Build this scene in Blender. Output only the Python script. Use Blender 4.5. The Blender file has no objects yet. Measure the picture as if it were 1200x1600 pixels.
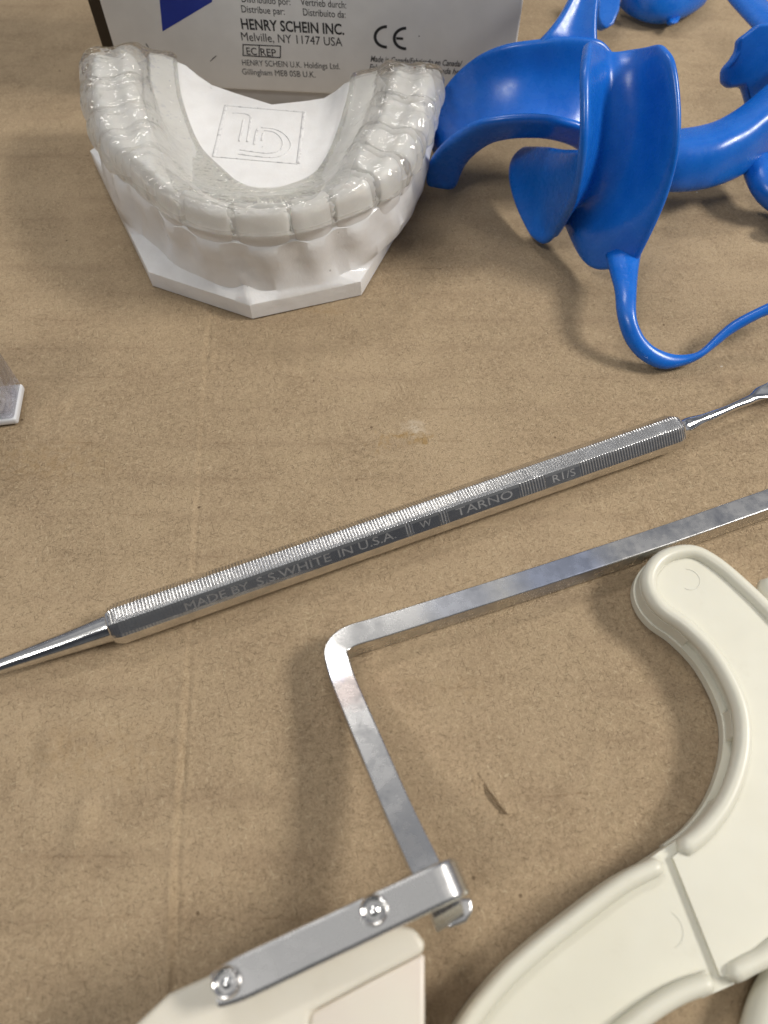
import bpy, bmesh, math, random
from mathutils import Vector, Matrix, noise
random.seed(7)
S = 0.001                      # all coordinates below are written in millimetres
scene = bpy.context.scene
COL = scene.collection

# ------------------------------------------------------------------ camera, world, lamps, exposure
CAM_H, FPX, PITCH = 110.0, 1155.0, math.radians(60)
cam_d = bpy.data.cameras.new('camera')
cam = bpy.data.objects.new('camera', cam_d); COL.objects.link(cam)
cam.location = (0, 0, CAM_H * S); cam.rotation_euler = (math.radians(90) - PITCH, 0, 0)
cam_d.sensor_fit = 'VERTICAL'; cam_d.sensor_height = 36; cam_d.lens = 36 * FPX / 1600
cam_d.clip_start = 0.001; cam_d.clip_end = 50
cam_d.dof.use_dof = True; cam_d.dof.focus_distance = 0.134; cam_d.dof.aperture_fstop = 24
scene.camera = cam

w = bpy.data.worlds.new('World'); scene.world = w; w.use_nodes = True
nt = w.node_tree; nt.nodes.clear()
tc = nt.nodes.new('ShaderNodeTexCoord'); sep = nt.nodes.new('ShaderNodeSeparateXYZ')
nt.links.new(tc.outputs['Generated'], sep.inputs[0])
mr = nt.nodes.new('ShaderNodeMapRange'); mr.inputs['From Min'].default_value = -1; mr.inputs['From Max'].default_value = 1
nt.links.new(sep.outputs['Z'], mr.inputs['Value'])
rp = nt.nodes.new('ShaderNodeValToRGB'); nt.links.new(mr.outputs[0], rp.inputs[0])
els = rp.color_ramp.elements
els[0].position = 0.0; els[0].color = (.10, .085, .07, 1)
els[1].position = 1.0; els[1].color = (.50, .50, .50, 1)
for p, c in ((.50, (.13, .125, .12, 1)), (.60, (.30, .31, .34, 1)), (.80, (.26, .27, .29, 1)), (.90, (.46, .46, .46, 1))):
    e = els.new(p); e.color = c
nz = nt.nodes.new('ShaderNodeTexNoise'); nz.inputs['Scale'].default_value = 3.2; nz.inputs['Detail'].default_value = 2
nt.links.new(tc.outputs['Generated'], nz.inputs['Vector'])
r2 = nt.nodes.new('ShaderNodeValToRGB'); nt.links.new(nz.outputs[0], r2.inputs[0])
r2.color_ramp.elements[0].position = .36; r2.color_ramp.elements[0].color = (.32, .345, .42, 1)
r2.color_ramp.elements[1].position = .62; r2.color_ramp.elements[1].color = (1.45, 1.43, 1.38, 1)
mx = nt.nodes.new('ShaderNodeMix'); mx.data_type = 'RGBA'; mx.blend_type = 'MULTIPLY'; mx.inputs[0].default_value = 1
nt.links.new(rp.outputs[0], mx.inputs[6]); nt.links.new(r2.outputs[0], mx.inputs[7])
my = nt.nodes.new('ShaderNodeMapRange'); my.interpolation_type = 'SMOOTHSTEP'; my.inputs['From Min'].default_value = -.75; my.inputs['From Max'].default_value = .15; my.inputs['To Min'].default_value = .25
nt.links.new(sep.outputs['Y'], my.inputs['Value'])
mz = nt.nodes.new('ShaderNodeMix'); mz.data_type = 'RGBA'; mz.blend_type = 'MULTIPLY'; mz.inputs[0].default_value = 1
nt.links.new(mx.outputs[2], mz.inputs[6]); nt.links.new(my.outputs[0], mz.inputs[7])
bg = nt.nodes.new('ShaderNodeBackground'); bg.inputs['Strength'].default_value = 0.95
nt.links.new(mz.outputs[2], bg.inputs['Color'])
wo = nt.nodes.new('ShaderNodeOutputWorld'); nt.links.new(bg.outputs[0], wo.inputs['Surface'])

def area(name, loc, target, sx, sy, power, col):
    d = bpy.data.lights.new(name, 'AREA'); d.shape = 'RECTANGLE'; d.size = sx; d.size_y = sy; d.energy = power; d.color = col
    o = bpy.data.objects.new(name, d); COL.objects.link(o); o.location = loc
    o.rotation_euler = (Vector(target) - Vector(loc)).to_track_quat('-Z', 'Y').to_euler()
    return o
area('ceiling_panel', (0.62, 0.10, 0.56), (0, .08, 0), .22, .15, 4.6, (1, .96, .90))
area('ceiling_panel', (-0.30, 0.85, 1.35), (0, .08, 0), .45, .14, 3.6, (1, .97, .93))
area('ceiling_panel', (-0.50, -0.42, 1.15), (0, .08, 0), .36, .16, 3.4, (1, .98, .95))

vs = scene.view_settings
vs.view_transform = 'Standard'; vs.look = 'None'; vs.exposure = 0.22; vs.gamma = 1; vs.use_curve_mapping = False
scene.render.engine = 'CYCLES'
cy = scene.cycles
cy.use_denoising = True; cy.denoiser = 'OPENIMAGEDENOISE'
cy.max_bounces = 14; cy.transparent_max_bounces = 16; cy.transmission_bounces = 12; cy.glossy_bounces = 6
cy.sample_clamp_indirect = 6; cy.blur_glossy = 0.3; cy.caustics_refractive = True

# ------------------------------------------------------------------ where things stand, surveyed from the photo
CO, SI = math.cos(PITCH), math.sin(PITCH)
def ray(px, py):
    u, v = (px - 600) / FPX, (800 - py) / FPX
    return u, CO + SI * v, -SI + CO * v
def P(px, py, h=0.0):
    x, y, z = ray(px, py); t = (h - CAM_H) / z
    return Vector((x * t, y * t, h))
def Q(px, py, yy):
    x, y, z = ray(px, py); t = yy / y
    return Vector((x * t, yy, CAM_H + z * t))

# ------------------------------------------------------------------ mesh helpers
def link_mesh(name, bm, mat, parent=None, smooth=True, sharp=None):
    bmesh.ops.recalc_face_normals(bm, faces=bm.faces)
    me = bpy.data.meshes.new(name); bm.to_mesh(me); bm.free()
    for p in me.polygons: p.use_smooth = smooth
    if smooth and sharp is not None: me.set_sharp_from_angle(angle=math.radians(sharp))
    me.materials.append(mat)
    o = bpy.data.objects.new(name, me); COL.objects.link(o)
    if parent:
        o.parent = parent
    return o
def thing(name, label, cat, loc=(0, 0, 0), group=None):
    o = bpy.data.objects.new(name, None); COL.objects.link(o)
    o.empty_display_size = .01
    o['label'] = label; o['category'] = cat
    if group: o['group'] = group
    return o
def tag(o, label, cat, group=None):
    o['label'] = label; o['category'] = cat
    if group: o['group'] = group
    return o
def V3(p): return Vector((p[0] * S, p[1] * S, p[2] * S))

def catmull(pts, n, closed=False):
    """n points evenly spread along a Catmull-Rom curve through pts"""
    pts = [Vector(p) for p in pts]; m = len(pts)
    segs = m if closed else m - 1
    out = []
    dense = []
    for i in range(segs):
        if closed: p0, p1, p2, p3 = pts[(i - 1) % m], pts[i], pts[(i + 1) % m], pts[(i + 2) % m]
        else:
            p1, p2 = pts[i], pts[i + 1]
            p0 = pts[i - 1] if i else p1 * 2 - p2
            p3 = pts[i + 2] if i + 2 < m else p2 * 2 - p1
        for k in range(16):
            t = k / 16
            dense.append(.5 * ((2 * p1) + (p2 - p0) * t + (2 * p0 - 5 * p1 + 4 * p2 - p3) * t * t + (3 * p1 - p0 - 3 * p2 + p3) * t ** 3))
    dense.append(pts[0].copy() if closed else pts[-1].copy())
    L = [0]
    for a, b in zip(dense, dense[1:]): L.append(L[-1] + (b - a).length)
    cnt = n if not closed else n
    j = 0
    for i in range(cnt):
        d = L[-1] * i / (n if closed else n - 1)
        while j < len(L) - 2 and L[j + 1] < d: j += 1
        f = (d - L[j]) / max(L[j + 1] - L[j], 1e-9)
        out.append(dense[j].lerp(dense[j + 1], min(max(f, 0), 1)))
    return out
def resample_param(pts, n):
    """Catmull-Rom through pts sampled evenly in the point index"""
    pts = [Vector(p) for p in pts]; m = len(pts); out = []
    for i in range(n):
        x = (m - 1) * i / (n - 1); k = min(int(x), m - 2); t = x - k
        p1, p2 = pts[k], pts[k + 1]
        p0 = pts[k - 1] if k else p1 * 2 - p2
        p3 = pts[k + 2] if k + 2 < m else p2 * 2 - p1
        out.append(.5 * ((2 * p1) + (p2 - p0) * t + (2 * p0 - 5 * p1 + 4 * p2 - p3) * t * t + (3 * p1 - p0 - 3 * p2 + p3) * t ** 3))
    return out
def grid(bm, rows, close_u=False, close_v=False):
    vs_ = [[bm.verts.new(V3(p)) for p in r] for r in rows]
    nu, nv = len(rows), len(rows[0])
    for i in range(nu if close_u else nu - 1):
        for j in range(nv if close_v else nv - 1):
            a, b, c, d = vs_[i][j], vs_[(i + 1) % nu][j], vs_[(i + 1) % nu][(j + 1) % nv], vs_[i][(j + 1) % nv]
            try: bm.faces.new((a, b, c, d))
            except ValueError: pass
    return vs_
def sweep(bm, path, sect, up=Vector((0, 0, 1)), cap=True, fixed=None):
    """path: points; sect(i, f): list of (side, up) offsets in mm"""
    n = len(path); rows = []
    for i, p in enumerate(path):
        p = Vector(p)
        t = (Vector(path[min(i + 1, n - 1)]) - Vector(path[max(i - 1, 0)])).normalized()
        side = fixed or t.cross(up).normalized(); u = side.cross(t).normalized()
        rows.append([p + side * a + u * b for a, b in sect(i, i / (n - 1))])
    vs_ = grid(bm, rows, close_v=True)
    if cap:
        for r in (vs_[0], vs_[-1]):
            try: bm.faces.new(r)
            except ValueError: pass
    return rows
def circ(a, b, n=14, ph=0): return [(a * math.cos(2 * math.pi * k / n + ph), b * math.sin(2 * math.pi * k / n + ph)) for k in range(n)]
def rrect(w_, h_, r, n=3):
    o = []
    for cx, cy, a0 in ((w_ / 2 - r, h_ / 2 - r, 0), (-w_ / 2 + r, h_ / 2 - r, 90), (-w_ / 2 + r, -h_ / 2 + r, 180), (w_ / 2 - r, -h_ / 2 + r, 270)):
        for k in range(n + 1):
            a = math.radians(a0 + 90 * k / n); o.append((cx + r * math.cos(a), cy + r * math.sin(a)))
    return o
def bevel_mod(o, wd, seg=3, ang=40):
    m = o.modifiers.new('bevel', 'BEVEL'); m.width = wd * S; m.segments = seg; m.limit_method = 'ANGLE'; m.angle_limit = math.radians(ang)
    return o
def prism(bm, pts, z0, z1, z0f=None, z1f=None):
    b = [bm.verts.new(V3((p[0], p[1], z0 if z0f is None else z0f(p)))) for p in pts]
    t = [bm.verts.new(V3((p[0], p[1], z1 if z1f is None else z1f(p)))) for p in pts]
    n = len(pts)
    bm.faces.new(b[::-1]); bm.faces.new(t)
    for i in range(n): bm.faces.new((b[i], b[(i + 1) % n], t[(i + 1) % n], t[i]))
def boxm(bm, o, ex, ey, ez, a0, a1, b0, b1, c0, c1):
    v = [bm.verts.new(V3(o + ex * a + ey * b + ez * c)) for c in (c0, c1) for b in (b0, b1) for a in (a0, a1)]
    for f in ((0, 1, 3, 2), (4, 6, 7, 5), (0, 4, 5, 1), (2, 3, 7, 6), (0, 2, 6, 4), (1, 5, 7, 3)): bm.faces.new([v[k] for k in f])

# ------------------------------------------------------------------ materials
class NT:
    def __init__(s, name):
        s.m = bpy.data.materials.new(name); s.m.use_nodes = True; s.t = s.m.node_tree
        s.b = s.t.nodes['Principled BSDF']; s.out = s.t.nodes['Material Output']
        s.tc = s.t.nodes.new('ShaderNodeTexCoord'); mp = s.t.nodes.new('ShaderNodeMapping')
        mp.inputs['Scale'].default_value = (1000, 1000, 1000); s.t.links.new(s.tc.outputs['Object'], mp.inputs[0]); s.co = mp.outputs[0]   # millimetres
    def new(s, t, **kw):
        n = s.t.nodes.new('ShaderNode' + t)
        for k, v in kw.items():
            if k.startswith('i_'):
                key = k[2:]; key = int(key) if key.isdigit() else key.replace('_', ' ')
                s.put(n.inputs[key], v)
            else: setattr(n, k, v)
        return n
    def put(s, inp, v):
        if isinstance(v, bpy.types.NodeSocket): s.t.links.new(v, inp)
        else: inp.default_value = v
    def mapping(s, scale, rot=(0, 0, 0), loc=(0, 0, 0), src=None):
        n = s.new('Mapping', i_Vector=src or s.co); n.inputs['Scale'].default_value = scale; n.inputs['Rotation'].default_value = rot; n.inputs['Location'].default_value = loc
        return n.outputs[0]
    def noise(s, scale, detail=2, vec=None, rough=.5):
        return s.new('TexNoise', i_Vector=vec or s.co, i_Scale=scale, i_Detail=detail, i_Roughness=rough).outputs[0]
    def rng(s, v, a, b, c=0, d=1):
        n = s.new('MapRange', i_Value=v); n.inputs[1].default_value = a; n.inputs[2].default_value = b; n.inputs[3].default_value = c; n.inputs[4].default_value = d
        return n.outputs[0]
    def math(s, op, a, b=0.0, c=None):
        n = s.new('Math', operation=op); s.put(n.inputs[0], a); s.put(n.inputs[1], b)
        if c is not None: s.put(n.inputs[2], c)
        return n.outputs[0]
    def mix(s, f, a, b, mode='MIX'):
        n = s.new('Mix', data_type='RGBA', blend_type=mode); s.put(n.inputs[0], f); s.put(n.inputs[6], a); s.put(n.inputs[7], b)
        return n.outputs[2]
    def bump(s, h, strength=.5, dist=.1, normal=None):
        n = s.new('Bump', i_Height=h); n.inputs['Strength'].default_value = strength; n.inputs['Distance'].default_value = dist * S
        if normal: s.t.links.new(normal, n.inputs['Normal'])
        return n.outputs[0]
    def set(s, **kw):
        for k, v in kw.items(): s.put(s.b.inputs[k.replace('_', ' ')], v)
        return s.m

def rgb(r, g, b): return (r, g, b, 1)

def mat_cardboard():
    n = NT('cardboard')
    big = n.noise(.018, 3); mid = n.noise(.09, 4); fine = n.noise(1.6, 5, rough=.75); grain = n.noise(3.6, 3, rough=.75)
    c = n.mix(n.rng(big, .38, .62), rgb(.295, .219, .134), rgb(.396, .298, .187))
    c = n.mix(n.rng(mid, .42, .66, 0, .75), c, rgb(.258, .186, .112))
    c = n.mix(n.rng(n.noise(.3, 4, rough=.65), .5, .7, 0, .5), c, rgb(.38, .29, .175))
    c = n.mix(n.rng(fine, .38, .62, .0, .75), c, rgb(.44, .327, .209))
    c = n.mix(n.rng(grain, .52, .70, 0, .75), c, rgb(.20, .140, .080))
    fib = None
    for k, (rot, sc) in enumerate(((.3, 1.0), (1.25, .8), (2.0, 1.1), (2.75, .9))):
        v = n.mapping((.75 * sc, 4.8 * sc, 1), src=n.mapping((1, 1, 1), (0, 0, rot), (k * 13.1, k * 7.7, 0)))
        f = n.noise(1.0, 2, vec=v)
        lo = n.rng(f, .66, .74); hi = n.rng(f, .34, .26)
        c = n.mix(n.math('MULTIPLY', lo, .24), c, rgb(.15, .105, .06))
        c = n.mix(n.math('MULTIPLY', hi, .55), c, rgb(.52, .42, .28))
        fib = lo if fib is None else n.math('MAXIMUM', fib, lo)
    # pressed flute lines across the sheet
    sp = n.new('SeparateXYZ', i_0=n.co)
    wob = n.noise(.05, 2)
    yy = n.math('ADD', sp.outputs[1], n.math('MULTIPLY', wob, 3.0))
    fr = n.math('FRACT', n.math('DIVIDE', yy, 7.6))
    line = n.rng(n.math('ABSOLUTE', n.math('SUBTRACT', fr, .5)), .0, .035, 1, 0)
    soft = n.rng(n.math('ABSOLUTE', n.math('SUBTRACT', fr, .5)), .0, .25, 1, 0)
    patch = n.rng(n.noise(.11, 3, vec=n.mapping((.5, 1.6, 1))), .52, .70)
    c = n.mix(n.math('MULTIPLY', n.math('MULTIPLY', n.math('MULTIPLY', line, patch), n.rng(n.noise(1.1, 2), .4, .6)), .60), c, rgb(.20, .125, .065))
    c = n.mix(n.math('MULTIPLY', n.math('MULTIPLY', soft, n.rng(n.noise(.05, 2), .4, .62)), .26), c, rgb(.23, .16, .10))  # soft bands: shading of the flutes painted into the colour
    # dust specks and small dark spots
    vo = n.new('TexVoronoi', i_Vector=n.co, i_Scale=.16); d = vo.outputs['Distance']
    spot = n.math('MULTIPLY', n.rng(d, .030, .055, 1, 0), n.rng(n.noise(.6, 1), .45, .5))
    c = n.mix(n.math('MULTIPLY', spot, .75), c, rgb(.09, .055, .03))
    vo2 = n.new('TexVoronoi', i_Vector=n.mapping((1, 1, 1), (0, 0, .7), (31, 17, 0)), i_Scale=.07)
    dust = n.math('MULTIPLY', n.rng(vo2.outputs['Distance'], .012, .022, 1, 0), n.rng(n.noise(.4, 1), .45, .5))
    c = n.mix(dust, c, rgb(.8, .76, .68))
    # yellow-brown stains of their own shape
    warp = n.new('VectorMath', operation='MULTIPLY_ADD'); nz_ = n.new('TexNoise', i_Vector=n.co, i_Scale=.35, i_Detail=5)
    n.t.links.new(nz_.outputs['Color'], warp.inputs[0]); warp.inputs[1].default_value = (9, 9, 0); n.t.links.new(n.co, warp.inputs[2])
    pp = P(648, 667); dp = n.new('VectorMath', operation='DISTANCE'); n.t.links.new(n.co, dp.inputs[0]); dp.inputs[1].default_value = (pp.x, pp.y, 0)
    c = n.mix(n.math('MULTIPLY', n.rng(n.math('ADD', dp.outputs['Value'], n.math('MULTIPLY', n.noise(.8, 4), 5.0)), 2.6, 5.0, .95, 0), n.rng(fine, .35, .6)), c, rgb(.55, .47, .36))
    for (px, py, rx, ry, k) in ((632, 682, .20, .75, .8), (593, 690, .9, .45, .7), (665, 684, .35, 1.1, .8), (700, 1075, .12, .3, .12), (490, 480, .1, .5, .25), (150, 1180, .06, .16, .18), (70, 720, .06, .16, .22)):
        p = P(px, py)
        dv = n.new('VectorMath', operation='SUBTRACT'); n.t.links.new(warp.outputs[0], dv.inputs[0]); dv.inputs[1].default_value = (p.x + 4.5, p.y + 4.5, 0)
        sv = n.new('VectorMath', operation='MULTIPLY'); n.t.links.new(dv.outputs[0], sv.inputs[0]); sv.inputs[1].default_value = (rx, ry, 0)
        ln = n.new('VectorMath', operation='LENGTH'); n.t.links.new(sv.outputs[0], ln.inputs[0])
        c = n.mix(n.math('MULTIPLY', n.rng(ln.outputs['Value'], .25, 1.0, k, 0), n.rng(n.noise(.9, 3), .36, .6)), c, rgb(.30, .19, .075))
    h = n.math('ADD', n.math('MULTIPLY', fine, .7), n.math('MULTIPLY', grain, .5))
    h = n.math('SUBTRACT', h, n.math('MULTIPLY', n.math('MULTIPLY', line, patch), .4))
    h = n.math('SUBTRACT', h, n.math('MULTIPLY', fib, .4))
    return n.set(Base_Color=c, Roughness=.86, Specular_IOR_Level=.25, Normal=n.bump(h, .8, .22))

def mat_plaster():
    n = NT('white_stone')
    f = n.noise(.25, 4); g = n.noise(2.5, 3)
    vo = n.new('TexVoronoi', i_Vector=n.co, i_Scale=.22)
    pin = n.math('MULTIPLY', n.rng(vo.outputs['Distance'], .035, .06, 1, 0), n.rng(n.noise(.5, 1), .48, .52))
    c = n.mix(n.rng(f, .4, .7), rgb(.80, .79, .78), rgb(.75, .735, .72))
    c = n.mix(n.math('MULTIPLY', pin, .5), c, rgb(.35, .33, .31))
    return n.set(Base_Color=c, Roughness=n.rng(f, .3, .7, .13, .26), Subsurface_Weight=.12, Subsurface_Radius=(1, .8, .6), Subsurface_Scale=.001,
                 Normal=n.bump(n.math('SUBTRACT', n.math('ADD', f, n.math('MULTIPLY', g, .16)), n.math('MULTIPLY', pin, .6)), .5, .35))
def mat_blue():
    n = NT('blue_plastic')
    f = n.noise(.3, 3); g = n.noise(6, 2)
    c = n.mix(n.rng(f, .35, .7), rgb(.005, .128, .56), rgb(.011, .148, .60))
    return n.set(Base_Color=c, Roughness=n.rng(n.noise(.7, 3), .3, .7, .22, .34), Specular_IOR_Level=.5, Subsurface_Weight=.08, Subsurface_Radius=(.2, .4, 1.2), Subsurface_Scale=.001,
                 Normal=n.bump(n.math('ADD', g, n.math('MULTIPLY', f, 2)), .18, .06))
def mat_ivory(name='ivory_plastic', a=(.70, .68, .575), b=(.665, .64, .53)):
    n = NT(name)
    f = n.noise(.06, 3); g = n.noise(5, 2)
    c = n.mix(n.rng(f, .35, .7), rgb(*a), rgb(*b))
    sm = n.rng(n.noise(.22, 5, rough=.65), .60, .78, 0, .22)
    c = n.mix(sm, c, rgb(.50, .46, .35))
    vo = n.new('TexVoronoi', i_Vector=n.co, i_Scale=.09)
    c = n.mix(n.math('MULTIPLY', n.rng(vo.outputs['Distance'], .014, .024, 1, 0), .8), c, rgb(.16, .12, .08))
    return n.set(Base_Color=c, Roughness=n.rng(n.noise(.4, 3), .3, .7, .30, .42), Subsurface_Weight=.15, Subsurface_Radius=(1.2, 1, .7), Subsurface_Scale=.001,
                 Normal=n.bump(n.math('ADD', g, n.math('MULTIPLY', f, 4)), .15, .05))
def mat_steel(name, base=.72, r0=.14, r1=.34, scratch=.35, tint=None):
    n = NT(name)
    f = n.noise(.35, 5, rough=.65); s1 = n.noise(1, 2, vec=n.mapping((.25, 6, 6), (0, 0, .36)))
    c = n.mix(n.rng(f, .4, .65), rgb(base, base * .985, base * .96), rgb(base * .78, base * .77, base * .76))
    if tint:
        for (p, rad, col, k) in tint:
            dv = n.new('VectorMath', operation='DISTANCE'); n.t.links.new(n.co, dv.inputs[0]); dv.inputs[1].default_value = p
            wv = n.math('ADD', dv.outputs['Value'], n.math('MULTIPLY', n.noise(.9, 3), 3.0))
            c = n.mix(n.rng(wv, rad * .5 + 1.5, rad + 1.8, k, 0), c, rgb(*col))
    return n.set(Base_Color=c, Metallic=1.0, Roughness=n.rng(f, .3, .7, r0, r1),
                 Normal=n.bump(n.math('ADD', s1, n.math('MULTIPLY', f, .6)), scratch, .03))
def mat_plain(name, col, rough=.5, spec=.5, bump=0, var=.12):
    n = NT(name); f = n.noise(.2, 4)
    c = n.mix(n.rng(f, .35, .7), rgb(*col), rgb(*[x * (1 - var) for x in col]))
    return n.set(Base_Color=c, Roughness=rough, Specular_IOR_Level=spec, **({'Normal': n.bump(n.noise(3, 3), .3, bump)} if bump else {}))
def mat_clear(name, tint=(.975, .972, .945), mixf=.55, rough=.012):
    n = NT(name)
    f = n.noise(.42, 2)
    nb = n.bump(f, .75, 1.0)
    n.set(Base_Color=rgb(*tint), Roughness=rough, IOR=1.46, Transmission_Weight=1.0, Normal=nb)
    tr = n.new('BsdfTransparent'); tr.inputs[0].default_value = rgb(*tint)
    gl = n.new('BsdfGlossy'); gl.inputs['Roughness'].default_value = rough; ng = n.bump(n.noise(.55, 1), .35, .8, nb); n.t.links.new(ng, gl.inputs['Normal'])
    lw = n.new('LayerWeight'); lw.inputs['Blend'].default_value = .5; n.t.links.new(nb, lw.inputs['Normal'])
    sch = n.math('ADD', n.math('MULTIPLY', n.math('POWER', lw.outputs['Facing'], 4.5), .55), .075)
    m1 = n.new('MixShader', i_0=sch); n.t.links.new(tr.outputs[0], m1.inputs[1]); n.t.links.new(gl.outputs[0], m1.inputs[2])
    m2 = n.new('MixShader'); m2.inputs[0].default_value = mixf; n.t.links.new(m1.outputs[0], m2.inputs[1]); n.t.links.new(n.b.outputs[0], m2.inputs[2])
    n.t.links.new(m2.outputs[0], n.out.inputs['Surface'])
    return n.m
def mat_stroke():
    n = NT('grey_stroke')
    f = n.noise(1.1, 4, rough=.7)
    c = n.mix(n.rng(f, .50, .76), rgb(.74, .73, .72), rgb(.30, .30, .31))
    return n.set(Base_Color=c, Roughness=.5)

M_CARD = mat_cardboard(); M_STONE = mat_plaster(); M_BLUE = mat_blue(); M_IVORY = mat_ivory()
M_CLEAR = mat_clear('clear_acrylic'); M_STROKE = mat_stroke()
M_INK = mat_plain('black_ink', (.025, .025, .028), .55, var=.3)
M_GREYINK = mat_plain('grey_ink', (.07, .07, .075), .55, var=.3)
M_BOX = mat_plain('white_carton', (.78, .775, .76), .42, .45, .02, .06)
M_TRAY = mat_plain('grey_carton', (.50, .485, .47), .6, .3, .03)
M_DARK = mat_plain('dark_brown', (.045, .032, .02), .6, .3, .03)
M_BLUEINK = mat_plain('blue_ink', (.008, .03, .30), .4)

# ------------------------------------------------------------------ the cardboard everything lies on
CREASE = [P(335, 420), P(322, 560), P(312, 720), P(300, 900), P(296, 1000), P(288, 1130), P(276, 1330), P(268, 1600), P(262, 1800)]
TEAR = [P(755, 1222), P(763, 1237), P(776, 1255), P(795, 1280)]
FLAP = P(744, 1226)
SCUFFS = [(P(640, 478), 1.6, .7), (P(1140, 592), 3.0, .8), (P(575, 1012), 2.6, .8), (P(655, 672), 2.2, .5), (P(690, 1130), 2.0, .4), (P(930, 610), 2.0, .6), (P(330, 560), 2.0, .5), (P(90, 640), 5, .45), (P(140, 1290), 6, .6), (P(60, 1180), 5, .5), (P(430, 1240), 5, .45), (P(1000, 680), 4, .4), (P(480, 570), 5, .35), (P(930, 1180), 5, .4)]
def seg_dist(p, line):
    best = 1e9; side = 0
    for a, b in zip(line, line[1:]):
        ax, ay, bx, by = a.x, a.y, b.x, b.y
        dx, dy = bx - ax, by - ay
        t = ((p[0] - ax) * dx + (p[1] - ay) * dy) / (dx * dx + dy * dy); t = min(max(t, 0), 1)
        qx, qy = p[0] - ax - dx * t, p[1] - ay - dy * t
        d = math.hypot(qx, qy)
        if d < best: best = d; side = 1 if dx * qy - dy * qx > 0 else -1
    return best, side
def ground_z(x, y):
    z = .03 * math.sin(2 * math.pi * y / 7.6 + 1.5 * noise.noise((x * .03, y * .03, 0))) + .35 * noise.noise((x * .02, y * .025, 3)) + .16 * noise.noise((x * .06, y * .09, 5))
    if -60 < x < -10:
        d, s = seg_dist((x, y), CREASE)
        w_ = .45 + .8 * max(0, min(1, (70 - y) / 80)); w_ *= .75 + .9 * noise.noise((3, y * .11, 2)); z += 1.25 * w_ * (-.20 * math.exp(-((d - .1) / .28) ** 2) + .10 * math.exp(-((d - .9) / .4) ** 2) - .16 * s * math.exp(-d / 4.5) * (1 - math.exp(-d / .3)))
    if 0 < x < 40 and 15 < y < 45:
        d, sg = seg_dist((x, y), TEAR)
        if d < 5:
            e = min(math.hypot(x - TEAR[0].x, y - TEAR[0].y), math.hypot(x - TEAR[-1].x, y - TEAR[-1].y)); e = min(1, e / 1.3)
            if sg > 0: z += e * .72 * math.exp(-(d / 1.2) ** 2) * min(1, d / .14) * (.85 + .5 * noise.noise((x * 1.5, y * 1.5, 6))) - e * .3 * math.exp(-(d / .1) ** 2)
            else: z -= e * .30 * math.exp(-(d / .75) ** 2)
        pass
        z += .45 * math.exp(-((x - FLAP.x) ** 2 + (y - FLAP.y) ** 2) / 1.2) * (.6 + noise.noise((x * 2, y * 2, 1)))
    for (q, r, k) in SCUFFS:
        d2 = (x - q.x) ** 2 + (y - q.y) ** 2
        if d2 < 9 * r * r: z += k * math.exp(-d2 / (r * r)) * (.35 + 1.4 * noise.noise((x * 1.5 / r, y * 1.5 / r, r)))
    return z - .36
bm = bmesh.new()
def axis_steps(fine0, fine1, step, far):
    a = [fine0 + (fine1 - fine0) * i / int((fine1 - fine0) / step) for i in range(int((fine1 - fine0) / step) + 1)]
    return [-far, fine0 - 60] + a + [fine1 + 60, far]
xs = sorted(axis_steps(-120, 130, .9, 420) + [TEAR[0].x - 2.5 + .085 * i for i in range(100)] + [-50 + .28 * i for i in range(126)]); ys = sorted(axis_steps(-40, 260, .9, 420) + [TEAR[-1].y - 1.5 + .085 * i for i in range(110)])
rows = [[(x, y, ground_z(x, y)) for y in ys] for x in xs]
grid(bm, rows)
o = link_mesh('cardboard_ground', bm, M_CARD); o['kind'] = 'structure'; o['label'] = 'brown cardboard sheet with creases and a small tear'

# ------------------------------------------------------------------ dental cast (its own frame: x across, y towards the back)
YAW = math.radians(-3.5)
CO0 = Vector((-26.6, 108.7, 0))
def C2W(x, y, z): return Vector((CO0.x + x * math.cos(YAW) - y * math.sin(YAW), CO0.y + x * math.sin(YAW) + y * math.cos(YAW), z))
cast = thing('dental_cast', 'glossy white stone model of upper teeth on angular base', 'dental cast')
ARCH = [(-35.6, 55.0), (-32.2, 42.0), (-27.0, 29.6), (-20.6, 19.2), (-14.0, 11.4), (-6.4, 7.0), (1.6, 5.8), (9.8, 7.2), (17.2, 11.6), (22.4, 18.2), (26.0, 27), (28.2, 36.6), (29.4, 46.0), (29.6, 52.5)]
NA = 241
arch = [Vector((p.x, p.y)) for p in catmull([(x, y, 0) for x, y in ARCH], NA)]
CEN = Vector((0, 42))
anorm = []
for i in range(NA):
    t = (arch[min(i + 1, NA - 1)] - arch[max(i - 1, 0)]).normalized(); nrm = Vector((t.y, -t.x))
    if nrm.dot(arch[i] - Vector((0, 34))) < 0: nrm = -nrm
    anorm.append(nrm)
# smooth normals so that the inner offsets do not fold
for _ in range(25):
    anorm = [anorm[0]] + [((anorm[i - 1] + anorm[i] * 2 + anorm[i + 1])).normalized() for i in range(1, NA - 1)] + [anorm[-1]]
WID = [9.6, 9.8, 6.8, 6.8, 7.6, 6.8, 8.9, 8.9, 6.8, 7.6, 6.8, 6.8, 9.8, 9.6]
tot = sum(WID); edges = [0]
for wd in WID: edges.append(edges[-1] + wd / tot)
def tooth_at(f):
    for k in range(14):
        if f <= edges[k + 1] + 1e-9: return k, (f - edges[k]) / (edges[k + 1] - edges[k])
    return 13, 1.0
def sstep(a, b, x):
    t = min(max((x - a) / (b - a), 0), 1); return t * t * (3 - 2 * t)
def front_w(f):            # 1 at the incisors, 0 at the molars
    return 1 - sstep(.14, .27, abs(f - .5))
def A(f):
    x = f * (NA - 1); i = min(int(x), NA - 2); t = x - i
    return arch[i].lerp(arch[i + 1], t), anorm[i].lerp(anorm[i + 1], t).normalized()
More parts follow.
